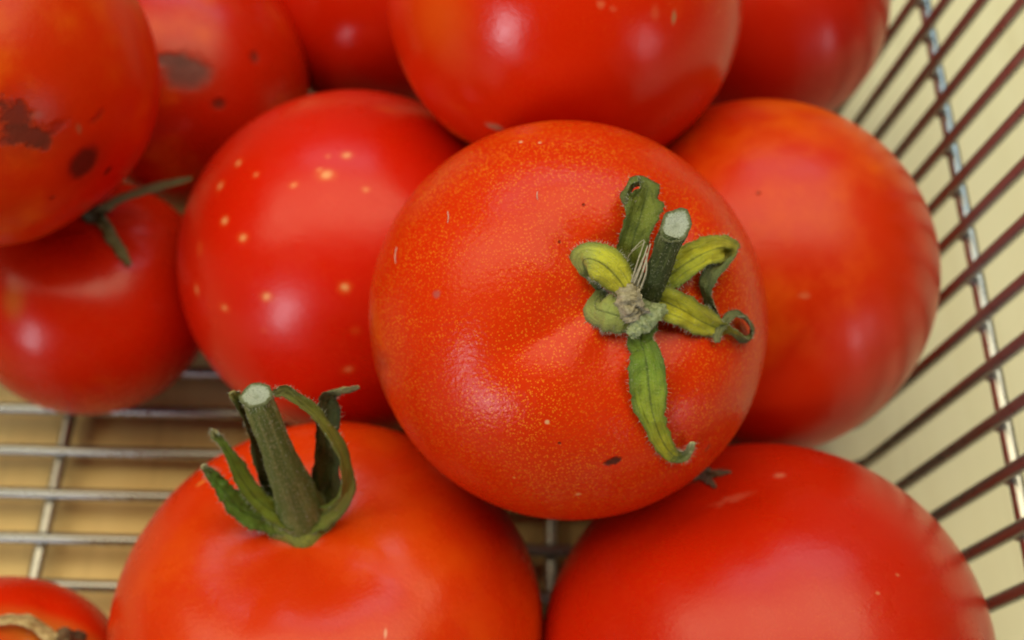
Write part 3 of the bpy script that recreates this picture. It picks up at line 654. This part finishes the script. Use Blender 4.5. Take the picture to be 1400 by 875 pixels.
F3 = leaf_material('sepal_olive_arc', [(0.0, (0.18, 0.20, 0.04)), (0.5, (0.19, 0.20, 0.04)), (0.85, (0.14, 0.14, 0.06)), (1.0, (0.16, 0.14, 0.08))])
F4 = leaf_material('sepal_dark', [(0.0, (0.06, 0.07, 0.02)), (0.6, (0.05, 0.06, 0.02)), (0.72, (0.10, 0.10, 0.05)), (0.85, (0.30, 0.28, 0.16)), (1.0, (0.36, 0.30, 0.20))], edge=(0.04, 0.05, 0.02))
sepal(T, ab([(510, 728, 1.5, 30, 0), (405, 716, 3.0, 34, 0), (300, 680, 4.8, 32, 10), (225, 600, 7.0, 28, 15), (165, 525, 9.0, 18, 15), (118, 472, 10.4, 7, 0)]), F1, absolute=True, seed=11, cup=0.5, hair=260, wob=0.35)
sepal(T, ab([(565, 730, 2.0, 34, 0), (475, 700, 3.6, 34, 0), (380, 640, 6.0, 28, 15), (300, 545, 9.0, 26, 20), (245, 440, 12.0, 16, 20), (205, 375, 14.0, 11, 20), (172, 338, 15.0, 11, 0), (178, 318, 15.4, 8, 0)]), F2, absolute=True, seed=12, cup=0.5, hair=260, wob=0.35)
sepal(T, ab([(580, 718, 1.6, 36, 0), (680, 678, 3.0, 32, 30), (742, 610, 6.0, 28, 45), (752, 510, 10.0, 24, 50), (722, 400, 14.0, 22, 50), (660, 300, 17.5, 20, 45), (590, 220, 20.0, 19, 30), (530, 175, 21.4, 16, 10), (490, 142, 22.0, 17, -20), (455, 152, 22.2, 12, 0), (430, 146, 22.4, 8, 0)]), F3, absolute=True, n=70, seed=13, cup=0.5, hair=140)
sepal(T, ab([(600, 690, -1.0, 40, 0), (660, 600, 1.0, 44, 0), (668, 480, 5.0, 36, 0), (672, 350, 10.0, 34, 0), (672, 230, 14.5, 34, 0), (672, 168, 17.0, 26, 30), (700, 150, 18.0, 18, 60), (755, 138, 18.6, 15, 70), (812, 124, 19.2, 6, 60)]), F4, absolute=True, n=64, seed=14, cup=0.4, hair=90)
sepal(T, ab([(480, 690, -1.0, 34, 0), (425, 600, 2.0, 32, 20), (385, 480, 7.0, 24, 30), (352, 370, 12.0, 18, 30), (318, 270, 17.0, 15, 30), (275, 195, 20.5, 15, 20), (258, 165, 21.6, 17, 40), (250, 145, 22.0, 8, 0)]), leaf_material('sepal_dark_dry', [(0.0, (0.05, 0.06, 0.02)), (0.7, (0.05, 0.07, 0.02)), (0.85, (0.20, 0.19, 0.08)), (1.0, (0.42, 0.34, 0.20))]), absolute=True, seed=15, cup=0.4, hair=90)
build_hairs(T, 0.000034)

# dry sepals on the small tomato
T = TOM['small']
DRY = leaf_material('sepal_dry', [(0.0, (0.05, 0.045, 0.02)), (0.4, (0.17, 0.14, 0.07)), (1.0, (0.16, 0.13, 0.06))], edge=(0.08, 0.06, 0.03), amount=0.2)
SB = T.hit(135, 300)[2]
def abp(lst): return [(u, v, SB - h * 0.001) + tuple(r) for u, v, h, *r in lst]
sweep(T, 'calyx_base', abp([(126, 300, -2.0, 26), (128, 292, 0.5, 28), (128, 286, 1.5, 20)]), plain('dark_calyx', (0.06, 0.055, 0.02)), n=8, cap=False, absolute=True)
sepal(T, abp([(132, 294, 1.0, 14, 0), (145, 282, 2.0, 14, 20), (165, 270, 3.6, 13, 40), (195, 260, 5.4, 13, 40), (228, 251, 7.0, 13, 30), (262, 243, 8.0, 6, 20)]), DRY, absolute=True, seed=21, cup=0.6, hair=0)
sepal(T, [(130, 292, 1.6, 16, 0), (142, 304, 1.6, 18, 10), (154, 324, 1.5, 17, 20), (166, 342, 1.2, 15, 20), (178, 362, 0.8, 8, 10)], DRY, seed=22, cup=0.6, hair=0)

# what is left of the stalk on the large front-right tomato
T = TOM['front_right']
SCAR = plain('dry_scar', (0.20, 0.12, 0.07), 0.8, (0.07, 0.04, 0.025), 900, 0.8, 0.0005)
sepal(T, [(930, 655, 0.6, 10, 0), (950, 650, 0.8, 18, 0), (968, 648, 0.9, 16, 0), (985, 646, 0.8, 8, 0), (1000, 645, 0.4, 3, 0)], SCAR, name='dry_sepal', seed=31, cup=0.3, wob=0.6, hair=0)
sepal(T, [(955, 648, 0.8, 12, 0), (968, 656, 0.9, 10, 0), (979, 666, 0.4, 4, 0)], SCAR, name='dry_sepal', seed=32, cup=0.3, wob=0.5, hair=0)

# straw-coloured calyx of the cropped tomato
T = TOM['corner']
STRAW = plain('straw', (0.66, 0.52, 0.28), 0.7, (0.40, 0.29, 0.13), 700, 0.5, 0.0005)
sepal(T, [(-25, 852, 1.5, 12, 0), (0, 848, 2.2, 13, 0), (24, 846, 2.6, 13, 10), (42, 852, 2.6, 13, 20), (58, 864, 2.2, 13, 20), (74, 880, 1.6, 12, 10), (86, 896, 1.0, 6, 0)], STRAW, seed=41, cup=0.7, hair=0)
sepal(T, [(20, 846, 2.0, 6, 0), (40, 845, 2.4, 9, 0), (62, 858, 2.2, 8, 20), (84, 874, 1.6, 6, 0)], STRAW, seed=42, cup=0.5, hair=0)
sweep(T, 'stalk_stub', [(84, 880, 0.2, 26), (90, 870, 1.6, 24), (96, 866, 2.6, 16)], plain('dark_stub', (0.22, 0.13, 0.07), 0.8, (0.07, 0.04, 0.02), 800), n=10, cap=False, flute=0.2, seed=6)
sepal(T, [(92, 874, 1.4, 10, 0), (106, 868, 1.6, 12, 0), (118, 872, 1.0, 8, 0)], SCAR, seed=43, cup=0.4, wob=0.5, hair=0)

# lint on the topmost tomato
T = TOM['centre']; LINT = plain('lint', (0.75, 0.68, 0.58), 0.7)
for k, pp in enumerate([[(735, 262, 0.1, 1.0), (734, 267, 0.2, 1.0), (735, 273, 0.1, 0.7)], [(612, 289, 0.1, 0.9), (613, 297, 0.2, 1.0), (612, 305, 0.1, 0.7)], [(542, 338, 0.1, 0.9), (540, 350, 0.2, 1.0), (541, 360, 0.1, 0.7)]]):
    sweep(T, 'lint_fibre', pp, LINT, n=8, seg=5, cap=False, flute=0, seed=k)
